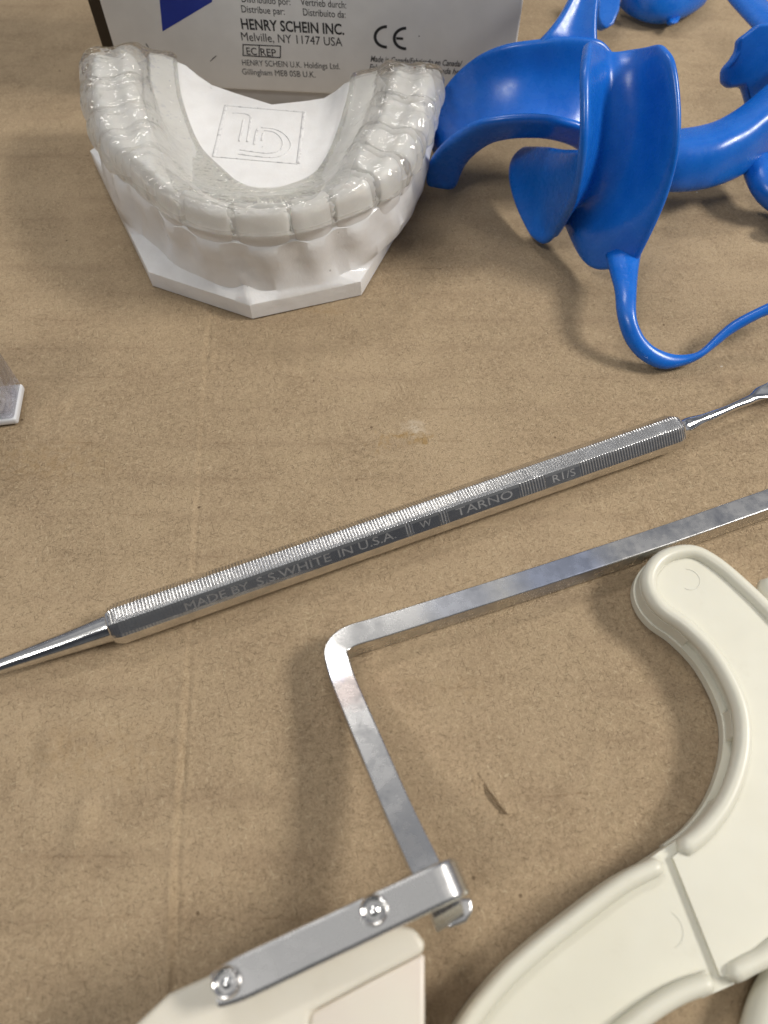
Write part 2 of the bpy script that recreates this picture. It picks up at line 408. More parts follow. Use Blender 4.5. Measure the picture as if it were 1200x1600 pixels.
def AP(f, s, z):
    p, nn = A(min(max(f, 0), 1)); q = p + nn * s
    return C2W(q.x, q.y, z)

# base polygon (local): back-left, left heel, left front, tip, right front, right heel, back-right
POLY = [((-36, 58.5), 0.0), ((-44.6, 47.0), .12), ((-22.2, 8.0), .37), ((0, 0), .5), ((21.5, 8.0), .63), ((32.8, 41.5), .86), ((27.5, 57.0), 1.0)]
BACKY = 52.0
def poly_at(f):
    for (p, a), (q, b) in zip(POLY, POLY[1:]):
        if f <= b + 1e-9:
            t = (f - a) / (b - a); return Vector((p[0] + (q[0] - p[0]) * t, p[1] + (q[1] - p[1]) * t))
    return Vector(POLY[-1][0])
FS = sorted(set([i / 200 for i in range(201)] + [b for _, b in POLY]))
rows = []
for f in FS:
    k, ph = tooth_at(f); bul = .5 - .5 * math.cos(2 * math.pi * ph); fw = front_w(f)
    p, nn = A(f); b = poly_at(f)
    rs = 1.8 * sstep(.62, .75, f)
    out = lambda s: p + nn * (s - rs * sstep(3.0, 6.0, s))
    gum_low = out(6.9 - 4.65 * fw + .3 * bul); gum_mid = out(6.0 - 3.5 * fw + .6 * bul - .3); marg = out(4.9 - 2.75 * fw + .55 * bul)
    land = b.lerp(gum_low, .45)
    insh = b.lerp(gum_low, .03)
    fren = math.exp(-((f - .5) / .012) ** 2)
    r = [(b, 0), (b.lerp(gum_low, .006), 3.3), (insh, 3.6), (land, 4.3 + .35 * noise.noise((f * 30, 0, 0)) + .4 * fren), (b.lerp(gum_low, .80), 4.9 + .6 * noise.noise((f * 22, 3, 0)) + 1.2 * fren), (gum_low + nn * (.6 * noise.noise((f * 26, 8, 0)) + .7 * fren), 8.2 + .4 * noise.noise((f * 40, 5, 0))),
         (gum_mid.lerp(gum_low, .3) + nn * (.45 * bul - .35 + .5 * noise.noise((f * 34, 11, 0))), 10.8), (gum_mid + nn * (.35 * noise.noise((f * 55, 14, 0)) + .2 * bul), 13.0), (marg, 15.6 - 1.0 * bul), (marg - nn * .35, 15.9 - .9 * bul),
         (out(3.0 - 1.2 * fw), 16.8), (out(0), 17.0), (out(-3.2), 16.8), (out(-4.6 + .8 * fw), 16.2)]
    inn1 = out(-7.5 + 1.2 * fw); inn2 = out(-10.5 + 1.0 * fw); inn3 = out(-13.0)
    cy_ = min(max(inn3.y, 30), BACKY)
    spine = Vector((-.8, 30 + (inn3.y - 24) * .75)) if inn3.y > 24 else Vector((-.8, 30))
    spine.y = min(spine.y, 48.6)
    side = sstep(.22, .5, abs(f - .5))
    r += [(inn1, 16.6 + 3.6 * side), (inn2, 15.5 + 4.0 * side), (inn3.lerp(spine, .10), 15.0 + 2.9 * side), (inn3.lerp(spine, .22), 15.0 + 1.4 * side), (inn3.lerp(spine, .36), 15.0 + .2 * side), (inn3.lerp(spine, .6), 15.0), (spine, 15.0)]
    rows.append([C2W(q.x, q.y, z) for q, z in r])
bm = bmesh.new()
vg = grid(bm, rows)
ring = list(vg[0]) + list(reversed(vg[-1]))
bm.faces.new(ring)
bmesh.ops.remove_doubles(bm, verts=bm.verts, dist=.02 * S)
bot = [C2W(poly_at(b).x, poly_at(b).y, 0) for _, b in POLY]
bm.faces.new([bm.verts.new(V3(q)) for q in bot])
bmesh.ops.triangulate(bm, faces=[f for f in bm.faces if len(f.verts) > 4])
base = link_mesh('base', bm, M_STONE, cast, sharp=38)

# the fourteen teeth
SEC_M = [(5.0, -9.0), (5.5, -6), (5.35, -3.2), (4.6, -1.1), (3.0, -.15), (1.6, -.7), (0, -1.5), (-1.6, -.8), (-3.0, -.25), (-4.5, -1.2), (-5.2, -3.4), (-5.0, -6.5), (-4.4, -9)]
SEC_F = [(2.8, -9.0), (3.0, -6), (2.7, -3.2), (2.3, -1.2), (2.0, -.3), (1.5, .0), (1.0, .0), (.5, -.3), (-.1, -1.4), (-.9, -2.6), (-1.9, -4.2), (-2.8, -6.5), (-3.3, -9)]
TOPZ = 23.4
def lerp2(a, b, t): return (a[0] + (b[0] - a[0]) * t, a[1] + (b[1] - a[1]) * t)
for k in range(14):
    bm = bmesh.new(); rows = []
    NU = 17
    for i in range(NU):
        ph = i / (NU - 1); f = edges[k] + (edges[k + 1] - edges[k]) * (.015 + .97 * ph)
        fw = front_w(f); e = (1 - abs(2 * ph - 1) ** 3.2) ** .45 if 0 < ph < 1 else .0
        e = .74 + .26 * e
        r = []
        for j in range(13):
            s, z = lerp2(SEC_M[j], SEC_F[j], fw)
            cus = (1 - fw) * (.45 * math.cos(4 * math.pi * (ph - .25)) * (1 if WID[k] > 9 else .0)) * math.exp(-((abs(s) - 3) / 1.5) ** 2)
            zz = TOPZ - 1.0 + z * (1 + .0) + cus - (1 - e) * 2.4 * (1 if z > -3 else .3) + .22 * noise.noise((f * 90, s * .8, 7))
            r.append(AP(f, s * e - .25 - .35 * fw, zz - .5 * fw))
        rows.append(r)
    vg = grid(bm, rows)
    for rr in (vg[0], vg[-1]): bm.faces.new(rr)
    o = link_mesh('tooth', bm, M_STONE, cast)
    m = o.modifiers.new('smooth', 'SUBSURF'); m.levels = m.render_levels = 1

# moulded square emblem on the palate, its sunken lines drawn as grey strokes
def emb(u, v):   # u,v in 0..1 across / towards the viewer
    a, b, c, d = Vector((-11.2, 47.6)), Vector((6.6, 46.6)), Vector((7.6, 29.0)), Vector((-10.2, 29.8))
    q = a.lerp(b, u).lerp(d.lerp(c, u), v); return C2W(q.x, q.y, 15.06)
def stroke(bm, pts, wd, h=.10, nseg=6):
    path = pts
    n = len(path); rows = []
    for i, p in enumerate(path):
        t = (path[min(i + 1, n - 1)] - path[max(i - 1, 0)]).normalized(); sd = Vector((t.y, -t.x, 0))
        rows.append([p + sd * (wd * c) + Vector((0, 0, h * s_)) for c, s_ in ((-.5, -1.5), (-.5, .3), (-.2, 1), (.2, 1), (.5, .3), (.5, -1.5))])
    vv = grid(bm, rows)
def L(pts, n=30): return catmull([emb(u, v) for u, v in pts], n)
bm = bmesh.new()
for a, b, wd in (((.02, .0), (1, .02), .35), ((1, .02), (.985, 1.02), .75), ((.03, 0), (0, 1.0), .75), ((0, 1), (.98, 1.03), .22)):
    stroke(bm, [emb(a[0] + (b[0] - a[0]) * i / 20, a[1] + (b[1] - a[1]) * i / 20) for i in range(21)], wd)
stroke(bm, L([(.13, .14), (.20, .13), (.30, .14), (.355, .19), (.36, .30), (.36, .68)]), .38)
stroke(bm, L([(.275, .26), (.272, .45), (.265, .68)]), .45)
stroke(bm, L([(.29, .84), (.45, .86), (.62, .87), (.74, .82), (.785, .70), (.75, .56), (.66, .46), (.54, .44)]), .26)
stroke(bm, L([(.28, .92), (.48, .94), (.70, .94), (.84, .84), (.88, .68), (.80, .50), (.66, .40), (.50, .39)]), .26)
stroke(bm, L([(.46, .42), (.45, .55), (.445, .72)]), .5)
stroke(bm, L([(.535, .50), (.53, .58), (.53, .64)]), .40)
link_mesh('emblem', bm, M_STROKE, cast)

# ------------------------------------------------------------------ clear splint lying over the teeth
SP_M = [(5.0, -7.4), (5.9, -6.8), (6.25, -4.6), (6.1, -2.4), (5.2, -.5), (3.3, .15), (1.6, -.35), (0, -.9), (-1.6, -.45), (-3.3, .1), (-5.2, -.7), (-6.2, -2.6), (-6.8, -4.8), (-8.0, -6.8), (-10.0, -8.0), (-12.5, -8.5), (-13.2, -8.9)]
SP_F = [(3.0, -5.9), (3.8, -5.7), (3.9, -3.9), (3.7, -2.2), (3.65, -.35), (3.4, -.02), (2.4, .05), (1.0, .05), (-.2, 0), (-1.0, -.3), (-2.0, -1.4), (-3.6, -2.9), (-5.8, -4.6), (-8.5, -6.3), (-11.5, -7.7), (-14.5, -8.4), (-15.5, -8.9)]
def splint_pt(f, j, pad=0.0):
    k, ph = tooth_at(min(max(f, 0), 1)); fw = front_w(f)
    bul = abs(math.sin(math.pi * ph)) ** .55
    s, z = lerp2((SP_M[j][0] * 1.08, SP_M[j][1]), SP_F[j], fw)
    side = sstep(.22, .5, abs(f - .5)); z += side * (0, 0, 0, 0, 0, 0, 0, 0, 0, 0, .3, 1.0, 2.3, 3.6, 4.2, 4.2, 3.7)[j]
    outer = sstep(0, 1.5, s); inner = sstep(-1.5, -5, s) * sstep(-8.5, -6.5, s)
    amp = .85 * (1 - fw) + .16 * fw
    s2 = s + outer * amp * (bul - .75) * 1.15 - inner * .9 * (1 - fw) * (bul - .6)
    z2 = z
    if 3 < j < 11: z2 -= (1 - fw) * 1.0 * (1 - bul)
    if WID[k] > 9 and 3 < j < 11: z2 += (1 - fw) * .5 * math.cos(4 * math.pi * (ph - .25)) * math.exp(-((abs(s) - 3.3) / 1.6) ** 2)
    n1 = noise.noise((f * 60, s * .45, 1.7)); n2 = noise.noise((f * 130, s * .9, 4.2))
    z2 += (1 - fw) * (.65 * n1 + .38 * n2) * (1 if 3 < j < 12 else .25 if j < 14 else 0) + fw * .08 * n1
    if j in (12, 13): z2 += .18 * noise.noise((f * 35, s * .5, 9))
    if j < 6: s2 += (1 - fw) * .30 * math.sin(f * tot * 1.7 + j * .35) + fw * .05 * n2
    # midline and interdental notches in the front band
    if fw > .5 and j < 7:
        d = min(abs(f - e_) for e_ in edges[5:10]) * tot
        s2 -= .30 * math.exp(-(d / .22) ** 2)
    return s2, z2
rows = []; NF = 300
fs = [i / NF for i in range(NF + 1)]
for f in fs:
    r = []
    for j in range(17):
        s, z = splint_pt(f, j)
        r.append(AP(f, s, TOPZ + .5 + z))
    rows.append(r)
# rounded ends over the last molars
def end_rows(row, fdir):
    outr = []
    c = sum((Vector(p) for p in row), Vector()) / len(row)
    p0, n0 = A(0 if fdir < 0 else 1); q = A(.01 if fdir < 0 else .99)[0]; d2 = (p0 - q).normalized(); d = (C2W(d2.x, d2.y, 0) - C2W(0, 0, 0))
    for k in range(1, 7):
        a = math.pi / 2 * k / 6
        rr = []
        for p in row:
            p = Vector(p); hh = max(p.z - 15.0, 0)
            e = p.lerp(Vector((c.x, c.y, p.z)), (1 - math.cos(a)) * .75) + d * (3.6 * math.sin(a))
            e.z = 15.2 + hh * (1 - .55 * (1 - math.cos(a)))
            rr.append(e)
        outr.append(rr)
    return outr
rows = list(reversed(end_rows(rows[0], -1))) + rows + end_rows(rows[-1], 1)
bm = bmesh.new(); vg = grid(bm, rows, close_v=True)
for rr in (vg[0], vg[-1]): bm.faces.new(rr)
sp = link_mesh('dental_splint', bm, M_CLEAR)
m = sp.modifiers.new('smooth', 'SUBSURF'); m.levels = m.render_levels = 1
tag(sp, 'clear acrylic bite splint fitted over the teeth of the white cast', 'dental splint')

# ------------------------------------------------------------------ product carton behind the cast
box = thing('product_carton', 'white printed carton with black lettering and a blue mark behind the cast', 'carton')
BY = math.radians(-4.9)
BO = Vector((-64.5, 184.0, 0)); BX = Vector((math.cos(BY), math.sin(BY), 0)); BN = Vector((math.sin(BY), -math.cos(BY), 0)); UZ = Vector((0, 0, 1))
def bsz(px, py):
    d = Vector(ray(px, py)); o_ = Vector((0, 0, CAM_H))
    t = (BO - o_).dot(BN) / d.dot(BN); p = o_ + d * t
    return (p - BO).dot(BX), p.z
BW = 95.0; BH = 68.0
bm = bmesh.new(); boxm(bm, BO, BX, BN, UZ, 0, BW, -36, 0, 4.0, BH); bevel_mod(link_mesh('lid', bm, M_BOX, box), .5)
bm = bmesh.new(); boxm(bm, BO, BX, BN, UZ, 1.2, BW - 1.2, -35, -.9, -.2, 3.995); bevel_mod(link_mesh('tray', bm, M_TRAY, box), .3)
bm = bmesh.new(); boxm(bm, BO, BX, BN, UZ, -4.6, -.15, -12, -4, -.2, BH + 3); bevel_mod(link_mesh('dark_strip', bm, M_DARK, box), .3)  # dark brown strip set back behind the carton's left edge
def text_on(body, p0, p1, cap, mat, name='lettering', bold=0.0, shear=0.0):
    """lettering on the carton front from p0 to p1 (baseline ends), cap height in photo pixels"""
    cu = bpy.data.curves.new('lettering', 'FONT'); cu.body = body; cu.size = 1; cu.offset = bold; cu.shear = shear; cu.resolution_u = 3
    tmp = bpy.data.objects.new('lettering', cu); COL.objects.link(tmp)
    dg = bpy.context.evaluated_depsgraph_get(); me = bpy.data.meshes.new_from_object(tmp.evaluated_get(dg))
    bpy.data.objects.remove(tmp); bpy.data.curves.remove(cu)
    return me
_cap = []
def cap_unit():
    if not _cap:
        m_ = text_on('H', None, None, 1, None); _cap.append(max(v.co.y for v in m_.vertices)); bpy.data.meshes.remove(m_)
    return _cap[0]
def flat_text(me, org, ex, ey, wd, cap, mat, parent, nrm, lift, name='lettering'):
    x0 = min(v.co.x for v in me.vertices); x1 = max(v.co.x for v in me.vertices); CAPU = cap_unit()
    bm = bmesh.new(); bm.from_mesh(me); bpy.data.meshes.remove(me)
    for v in bm.verts:
        a = (v.co.x - x0) / (x1 - x0) * wd; b = v.co.y / CAPU * cap
        v.co = V3(org + ex * a + ey * b + nrm * lift)
    o = link_mesh(name, bm, mat, parent, smooth=False)
    return o
def box_text(body, x0, b0, x1, b1, cap, mat=M_INK, bold=0.0, shear=0.0):
    s0, z0 = bsz(x0, b0); s1, z1 = bsz(x1, b1); st, zt = bsz(x0, b0 - cap)
    me = text_on(body, None, None, cap, mat, bold=bold, shear=shear)
    ex = (BX * (s1 - s0) + UZ * (z1 - z0)); wd = ex.length; ex.normalize()
    flat_text(me, BO + BX * s0 + UZ * z0, ex, UZ, wd, zt - z0, mat, box, BN, .06)
box_text('Distribuido por:', 378, 3, 454, 8, 11)
box_text('Vertrieb durch:', 470, 8, 541, 13, 11)
box_text('Distribue par:', 378, 19, 445, 23, 11)
box_text('Distribuito da:', 474, 24, 540, 28, 11)
box_text('HENRY SCHEIN INC.', 378, 45, 538, 54, 16, bold=.022)
box_text('Melville, NY 11747 USA', 378, 63, 535, 72, 13)
box_text('EC', 386, 85, 402, 86, 11, bold=.006)
box_text('REP', 408, 86.5, 432, 88, 11, bold=.006)
box_text('HENRY SCHEIN U.K. Holdings Ltd.', 379, 102, 531, 108, 9, M_GREYINK)
box_text('Gillingham ME8 0SB U.K.', 379, 116, 493, 121, 9, M_GREYINK)
box_text('Made in Canada/Fabricado en Canada/', 579, 96, 722, 104, 9, M_GREYINK, bold=.012, shear=.25)
box_text('Fabriqué au Canada/In Kanada hergestellt', 577, 109, 752, 118, 9, M_GREYINK, bold=.012, shear=.25)
def box_poly(bm, pts, lift=.06):
    vs_ = []
    for px, py in pts:
        s, z = bsz(px, py); vs_.append(bm.verts.new(V3(BO + BX * s + UZ * z + BN * lift)))
    bm.faces.new(vs_)
def box_line(bm, a, b, wd=1.6):
    dx, dy = b[0] - a[0], b[1] - a[1]; l = math.hypot(dx, dy); nx, ny = -dy / l * wd / 2, dx / l * wd / 2
    box_poly(bm, [(a[0] + nx, a[1] + ny), (b[0] + nx, b[1] + ny), (b[0] - nx, b[1] - ny), (a[0] - nx, a[1] - ny)])
bm = bmesh.new()
for a, b in (((379, 69.5), (439, 72)), ((379.3, 86.5), (438.3, 90)), ((379.8, 69.5), (379.8, 86.5)), ((438.2, 72), (438, 90)), ((405, 71), (405, 88))): box_line(bm, a, b)
link_mesh('symbol_frame', bm, M_INK, box, smooth=False)
def arc_band(bm, cx, cy_, rx, ry, wd, a0, a1, n=26):
    for i in range(n):
        q = []
        for (aa, rr) in ((i, 1), (i + 1, 1), (i + 1, 0), (i, 0)):
            a = math.radians(a0 + (a1 - a0) * aa / n); k = -wd / 2 if rr else wd / 2
            q.append((cx + (rx + k) * math.cos(a), cy_ - (ry + k) * math.sin(a)))
        box_poly(bm, q)
bm = bmesh.new()
arc_band(bm, 604, 57.5, 18, 16, 4.6, 88, 272)
arc_band(bm, 634, 60, 18, 16, 4.6, 88, 272)
box_poly(bm, [(619, 57.6), (630, 58.3), (630, 62.3), (619, 61.6)], .065)
link_mesh('conformity_mark', bm, M_INK, box, smooth=False)
bm = bmesh.new(); box_poly(bm, [(247, -25), (254, 49), (331, 3), (338, -25)]); link_mesh('blue_mark', bm, M_BLUEINK, box, smooth=False)
bm = bmesh.new()
box_poly(bm, [(328, 95.5), (333, 90), (338, 86.4), (338.3, 87.6), (334.4, 91), (328.8, 96)]); link_mesh('pen_mark', bm, M_GREYINK, box, smooth=False)
for a, b, wd_ in (((228, 68), (232, 74), 1.6), ((654, 56), (655.6, 56.8), 1.6)):
    bm = bmesh.new(); box_line(bm, a, b, wd_); link_mesh('pen_mark', bm, M_GREYINK, box, smooth=False)

# ------------------------------------------------------------------ blue cheek retractors
def finish_shell(o, th=1.9, lv=2):
    m = o.modifiers.new('shell', 'SOLIDIFY'); m.thickness = th * S; m.offset = 0
    m = o.modifiers.new('smooth', 'SUBSURF'); m.levels = 1; m.render_levels = lv
    return o
ret = thing('cheek_retractor', 'large blue plastic cheek retractor with two curved channels beside the white cast', 'cheek retractor')
# channel nearest the viewer
LR = [(915, 66, 140), (911, 110, 131), (912, 190, 124), (908, 250, 121), (895, 310, 121), (882, 340, 124.2), (862, 372, 127.6)]
VR = [(955, 84, 144), (950, 122, 139), (945, 190, 134), (938, 250, 130.5), (922, 300, 129), (898, 325, 131), (884, 348, 133)]
MR = [(995, 79, 143), (1005, 108, 138.5), (1008, 180, 133.5), (995, 250, 129.5), (962, 318, 126.8), (922, 376, 124), (924, 420, 120.6)]
RR = [(1034, 68, 138), (1053, 95, 132.5), (1062, 165, 126.5), (1061, 230, 122), (1047, 295, 119), (1026, 350, 117), (995, 412, 115.5)]
n_ = 22
rails = [resample_param([Q(*p) for p in r], n_) for r in (LR, VR, MR, RR)]
rows = []
for i in range(n_):
    l, v, m_, r = [rails[k][i] for k in range(4)]
    rows.append(resample_param([l, l.lerp(v, .45) + (v - l).length * .10 * Vector((0, 1, -.1)), v, m_, r], 13))
bm = bmesh.new(); grid(bm, rows)
# the channel's lower end curling back under towards the left
BL = [(834, 372, 131), (818, 345, 135.5), (804, 312, 141), (797, 282, 146), (798, 258, 149.5), (806, 242, 151), (822, 233, 151.5)]
BR = [(867, 371, 127.9), (886, 341, 124.9), (901, 310, 122.4), (912, 262, 122.4), (913, 234, 123.6)]
rb = [resample_param([Q(*p) for p in r], 12) for r in (BL, BR)]
rows = []
for i in range(12):
    a, b = rb[0][i], rb[1][i]; k = math.sin(math.pi / 2 * min(1, i / 7))
    rows.append(resample_param([a, a.lerp(b, .33) + Vector((.6, 1.6, -2.2)) * k, a.lerp(b, .67) + Vector((.8, 2.4, -3.2)) * k, b], 13))
for j in range(13): rows[0][j] = rows[0][j] + Vector((0, -1.0, -.9)) * math.sin(math.pi * j / 12)
# the end edge bows upwards a little
for j in range(13): rows[-1][j] = rows[-1][j] + Vector((0, .5, 1.6)) * math.sin(math.pi * j / 12); rows[-2][j] = rows[-2][j] + Vector((0, .3, .9)) * math.sin(math.pi * j / 12)
grid(bm, rows)
finish_shell(link_mesh('lip_channel', bm, M_BLUE, ret))
# channel next to the cast
FR = [(665, 290), (668, 258), (685, 232), (710, 210), (740, 192), (772, 184), (810, 180), (850, 181), (885, 187), (912, 195), (940, 208), (962, 224)]
GR = [(705, 296), (720, 258), (742, 234), (768, 217), (795, 211), (815, 209), (845, 209), (870, 213), (890, 219), (905, 227), (928, 244), (948, 262)]
BR_ = [(681, 232), (675, 206), (682, 165), (705, 125), (735, 95), (765, 77), (800, 66), (838, 61), (880, 56), (925, 58), (945, 66), (960, 85)]
FRp = [Q(x, y, yy) for (x, y), yy in zip(FR, (147, 147, 146, 145, 144, 143, 142.5, 142, 142, 142, 142.5, 144))]
GRp = [Q(x, y, yy) for (x, y), yy in zip(GR, (147.5, 148, 147.5, 147, 146, 145.5, 145, 145, 145, 145, 146, 147))]
BRp = [Q(x, y, yy) for (x, y), yy in zip(BR_, (160, 161, 162, 162, 161, 160, 159, 158.5, 158, 158, 158, 157))]
n_ = 26
F_, G_, B_ = [resample_param(r, n_) for r in (FRp, GRp, BRp)]
rows = []
for i in range(n_):
    f_, g_, b_ = F_[i], G_[i], B_[i]
    v1 = g_.lerp(b_, .35); v1.z = max(min(g_.z, b_.z) - .4 + .10 * abs(b_.z - g_.z), .8)
    v2 = g_.lerp(b_, .80); v2.z = v1.z * .55 + b_.z * .45
    rows.append(resample_param([f_, g_, v1, v2, b_], 15))
bm = bmesh.new(); grid(bm, rows)
# web rising from its far flange out of the picture
SL = [(838, 66, 158), (852, 52, 159), (871, 28, 162), (888, 0, 165), (908, -45, 170), (935, -100, 175)]
SR = [(935, 110, 156), (934, 75, 158), (933, 40, 161), (936, 0, 165), (945, -45, 170), (965, -100, 175)]
a_, b_ = [resample_param([Q(*p) for p in r], 14) for r in (SL, SR)]
rows = []
for i in range(14):
    mid = (a_[i] + b_[i]) / 2 + Vector((0, 1.0, -.6))
    rows.append(resample_param([a_[i], mid, b_[i]], 7))
grid(bm, rows)
finish_shell(link_mesh('lip_channel', bm, M_BLUE, ret), 2.0)
# thin springy strap in front
CL = [(945, 398, 8.0), (952, 425, 8.0), (960, 455, 8.2), (963, 489, 7.2), (971, 521, 5.2), (984, 545, 3.6), (1005, 565, 2.2), (1035, 577, 1.2), (1067, 572, 1.2), (1093, 561, 2.0), (1120, 541, 3.4), (1147, 520, 5.0), (1200, 492, 7.6), (1270, 470, 10), (1340, 420, 14)]
CR = [(1003, 392, 8.6), (998, 423, 8.6), (995, 460, 8.8), (995, 495, 7.8), (1003, 519, 6.2), (1013, 533, 5.0), (1027, 544, 3.8), (1051, 553, 2.6), (1077, 553, 2.4), (1095, 546, 3.0), (1120, 522, 4.4), (1147, 500, 6.2), (1200, 473, 8.8), (1265, 445, 11), (1320, 400, 15)]
a_, b_ = [resample_param([P(*p) for p in r], 46) for r in (CL, CR)]
path = [(x + y) / 2 for x, y in zip(a_, b_)]
rows = []
for i in range(46):
    c = path[i]; sd = (b_[i] - a_[i]) / 2; t = (path[min(i + 1, 45)] - path[max(i - 1, 0)]).normalized(); up = sd.cross(t).normalized()
    if up.z < 0: up = -up
    rows.append([c + sd * math.cos(k * math.pi / 7) * .98 + up * (1.15 * math.sin(k * math.pi / 7)) for k in range(14)])
bm = bmesh.new(); vg = grid(bm, rows, close_v=True); bm.faces.new(vg[0]); bm.faces.new(vg[-1])
link_mesh('strap', bm, M_BLUE, ret)
# wide arm leaving to the right
UA = [(1030, 212, 151), (1062, 207, 151), (1090, 203, 151), (1120, 195, 152), (1150, 179, 154), (1175, 161, 156), (1200, 140, 158), (1250, 95, 162), (1300, 50, 168)]
LA = [(1030, 289, 139), (1058, 290, 139), (1080, 289, 139.5), (1105, 285, 140), (1132, 277, 142), (1155, 267, 144), (1178, 253, 147), (1200, 238, 150), (1260, 190, 155)]
a_, b_ = [resample_param([Q(*p) for p in r], 24) for r in (UA, LA)]
rows = []
for i in range(24):
    md = (a_[i] + b_[i]) / 2 + Vector((-.3, -2.6, 4.0))
    rows.append(resample_param([a_[i] + Vector((0, .8, -1.5)), a_[i], md, b_[i], b_[i] + Vector((0, 1.6, -1.6))], 13))
bm = bmesh.new(); grid(bm, rows)
finish_shell(link_mesh('arm', bm, M_BLUE, ret), 1.6)

ret2 = thing('cheek_retractor', 'blurred blue plastic retractor with a knobbed plate in far corner behind the larger one', 'cheek retractor')
def slab(bm, pts, yoff, th):
    f = [Q(x, y, yy) for x, y, yy in pts]
    nrm = Vector((.15, -.75, .6)).normalized()
    a = [bm.verts.new(V3(p)) for p in f]; b = [bm.verts.new(V3(p - nrm * th)) for p in f]
    bm.faces.new(a); bm.faces.new(b[::-1])
    for i in range(len(f)): bm.faces.new((a[i], b[i], b[(i + 1) % len(f)], a[(i + 1) % len(f)]))
bm = bmesh.new()
slab(bm, [(1187, 36, 168), (1170, 50, 167.5), (1156, 60, 167), (1154, 78, 166.5), (1145, 92, 166), (1132, 106, 166), (1131, 128, 165.5), (1142, 137, 165), (1162, 134, 165), (1168, 150, 165), (1176, 185, 164), (1215, 195, 164), (1270, 120, 166), (1260, 30, 168)], 0, 2.4)
o = bevel_mod(link_mesh('knobbed_plate', bm, M_BLUE, ret2), .8, 3, 30)
# channel lying at the top edge of the picture, with a small foot
ARCB = [(972, -2), (985, 10), (1003, 19), (1022, 24), (1045, 24), (1066, 17), (1085, 7), (1102, -6)]
bb = resample_param([P(x, y, 3) for x, y in ARCB], 18)
rows = []
for i, p in enumerate(bb):
    u = (i - 8.5) / 8.5
    rows.append(resample_param([p + Vector((0, .5, -1.6)), p + Vector((0, -1.0, .6)), p + Vector((0, 1.5, 5)), p + Vector((0, 7, 9)), p + Vector((0, 14, 8))], 9))
bm = bmesh.new(); grid(bm, rows); finish_shell(link_mesh('lip_channel', bm, M_BLUE, ret2), 2.0)
bm = bmesh.new(); slab(bm, [(1046, 16, 221), (1047, 34, 215), (1053, 38, 214), (1061, 34, 215), (1069, 14, 222)], 0, 2.5); bevel_mod(link_mesh('tab', bm, M_BLUE, ret2), .8)
bm = bmesh.new(); slab(bm, [(935, -40, 224), (936, 25, 213), (939, 41, 211), (948, 45, 210), (960, 37, 211.5), (969, 15, 215), (976, -40, 224)], 0, 4.0); bevel_mod(link_mesh('tab', bm, M_BLUE, ret2), 1.4, 4)
bm = bmesh.new(); sweep(bm, catmull([Q(1120, -60, 200), Q(1160, -8, 190), Q(1190, 25, 180), Q(1225, 60, 170)], 14), lambda i, f: circ(4.0, 1.6)); link_mesh('arm', bm, M_BLUE, ret2)
bm = bmesh.new(); sweep(bm, catmull([Q(1180, 250, 149), Q(1192, 283, 143), Q(1206, 303, 140), Q(1240, 330, 138)], 14), lambda i, f: circ(3.2 , 2.8)); link_mesh('arm', bm, M_BLUE, ret2)
bm = bmesh.new(); sweep(bm, catmull([P(1203, 350, 2.5), P(1222, 352, 2.7), P(1270, 350, 3)], 12), lambda i, f: circ(2.2 * math.sqrt(min(1, f * 4 + .15)), 1.8 * math.sqrt(min(1, f * 4 + .15)))); link_mesh('tab', bm, M_BLUE, ret2)

# ------------------------------------------------------------------ double-ended steel instrument
M_TOOL = mat_steel('polished_steel', .80, .16, .26, .05)
M_SHANK = mat_steel('bright_steel', .78, .08, .16, .1)
tool = thing('hand_instrument', 'double-ended steel dental instrument with ridged faceted handle and stamped lettering', 'dental instrument')
TA, TB = P(172, 979, 3.05), P(1059, 672, 3.05)
TX = (TB - TA).normalized(); TL = (TB - TA).length; TY = Vector((-TX.y, TX.x, 0)); AF = 6.1
oc = AF / 2; hs = oc * math.tan(math.radians(22.5))
def tool_s(px, py): return (P(px, py, 4.6) - TA).dot(TX)
text_spans = [(tool_s(285, 958), tool_s(632, 842)), (tool_s(650, 825), tool_s(680, 812)), (tool_s(705, 806), tool_s(806, 772)), (tool_s(855, 752), tool_s(900, 738))]
bm = bmesh.new(); rows = []
step = .065; N = int(TL / step)
PER = .52
FL = [90, 45, 0, -45, -90, -135, 180, 135]      # facet normals, 0 = towards the viewer side
for i in range(N + 1):
    s = step * i if i < N else TL
    endf = min(1, min(s, TL - s) / 1.6); shrink = .76 + .24 * math.sqrt(max(endf, 0))
    g = .5 + .5 * math.cos(2 * math.pi * s / PER); g = g ** 1.6 if endf >= .35 else 0
    ring_ = []
    for k in range(8):
        a = math.radians(FL[k]); nx, nz_2 = math.cos(a), math.sin(a)
        gd = .17
        if k == 1:
            gd = .0 if any(a0 - .6 < s < a1 + .6 for a0, a1 in text_spans) else .075
            if s < 13: gd = .012
        if k == 2: gd = .05
        tx_, tz_ = -nz_2, nx
        for q in (.96, .55, 0, -.55, -.96):
            d = oc * shrink - gd * g * (1 if abs(q) < .9 else .55) - (.05 if abs(q) > .9 else 0)
            ring_.append(TA + TX * s - TY * (nx * d + tx_ * hs * q * shrink) + UZ * (nz_2 * d + tz_ * hs * q * shrink))
    rows.append(ring_)
vg = grid(bm, rows, close_v=True); bm.faces.new(vg[0]); bm.faces.new(vg[-1])
ho = link_mesh('handle', bm, M_TOOL, tool, smooth=False)
ho.data.materials.append(mat_steel('shaded_groove', .40, .3, .5, .1))      # darker steel paints groove shade into the ridged facets
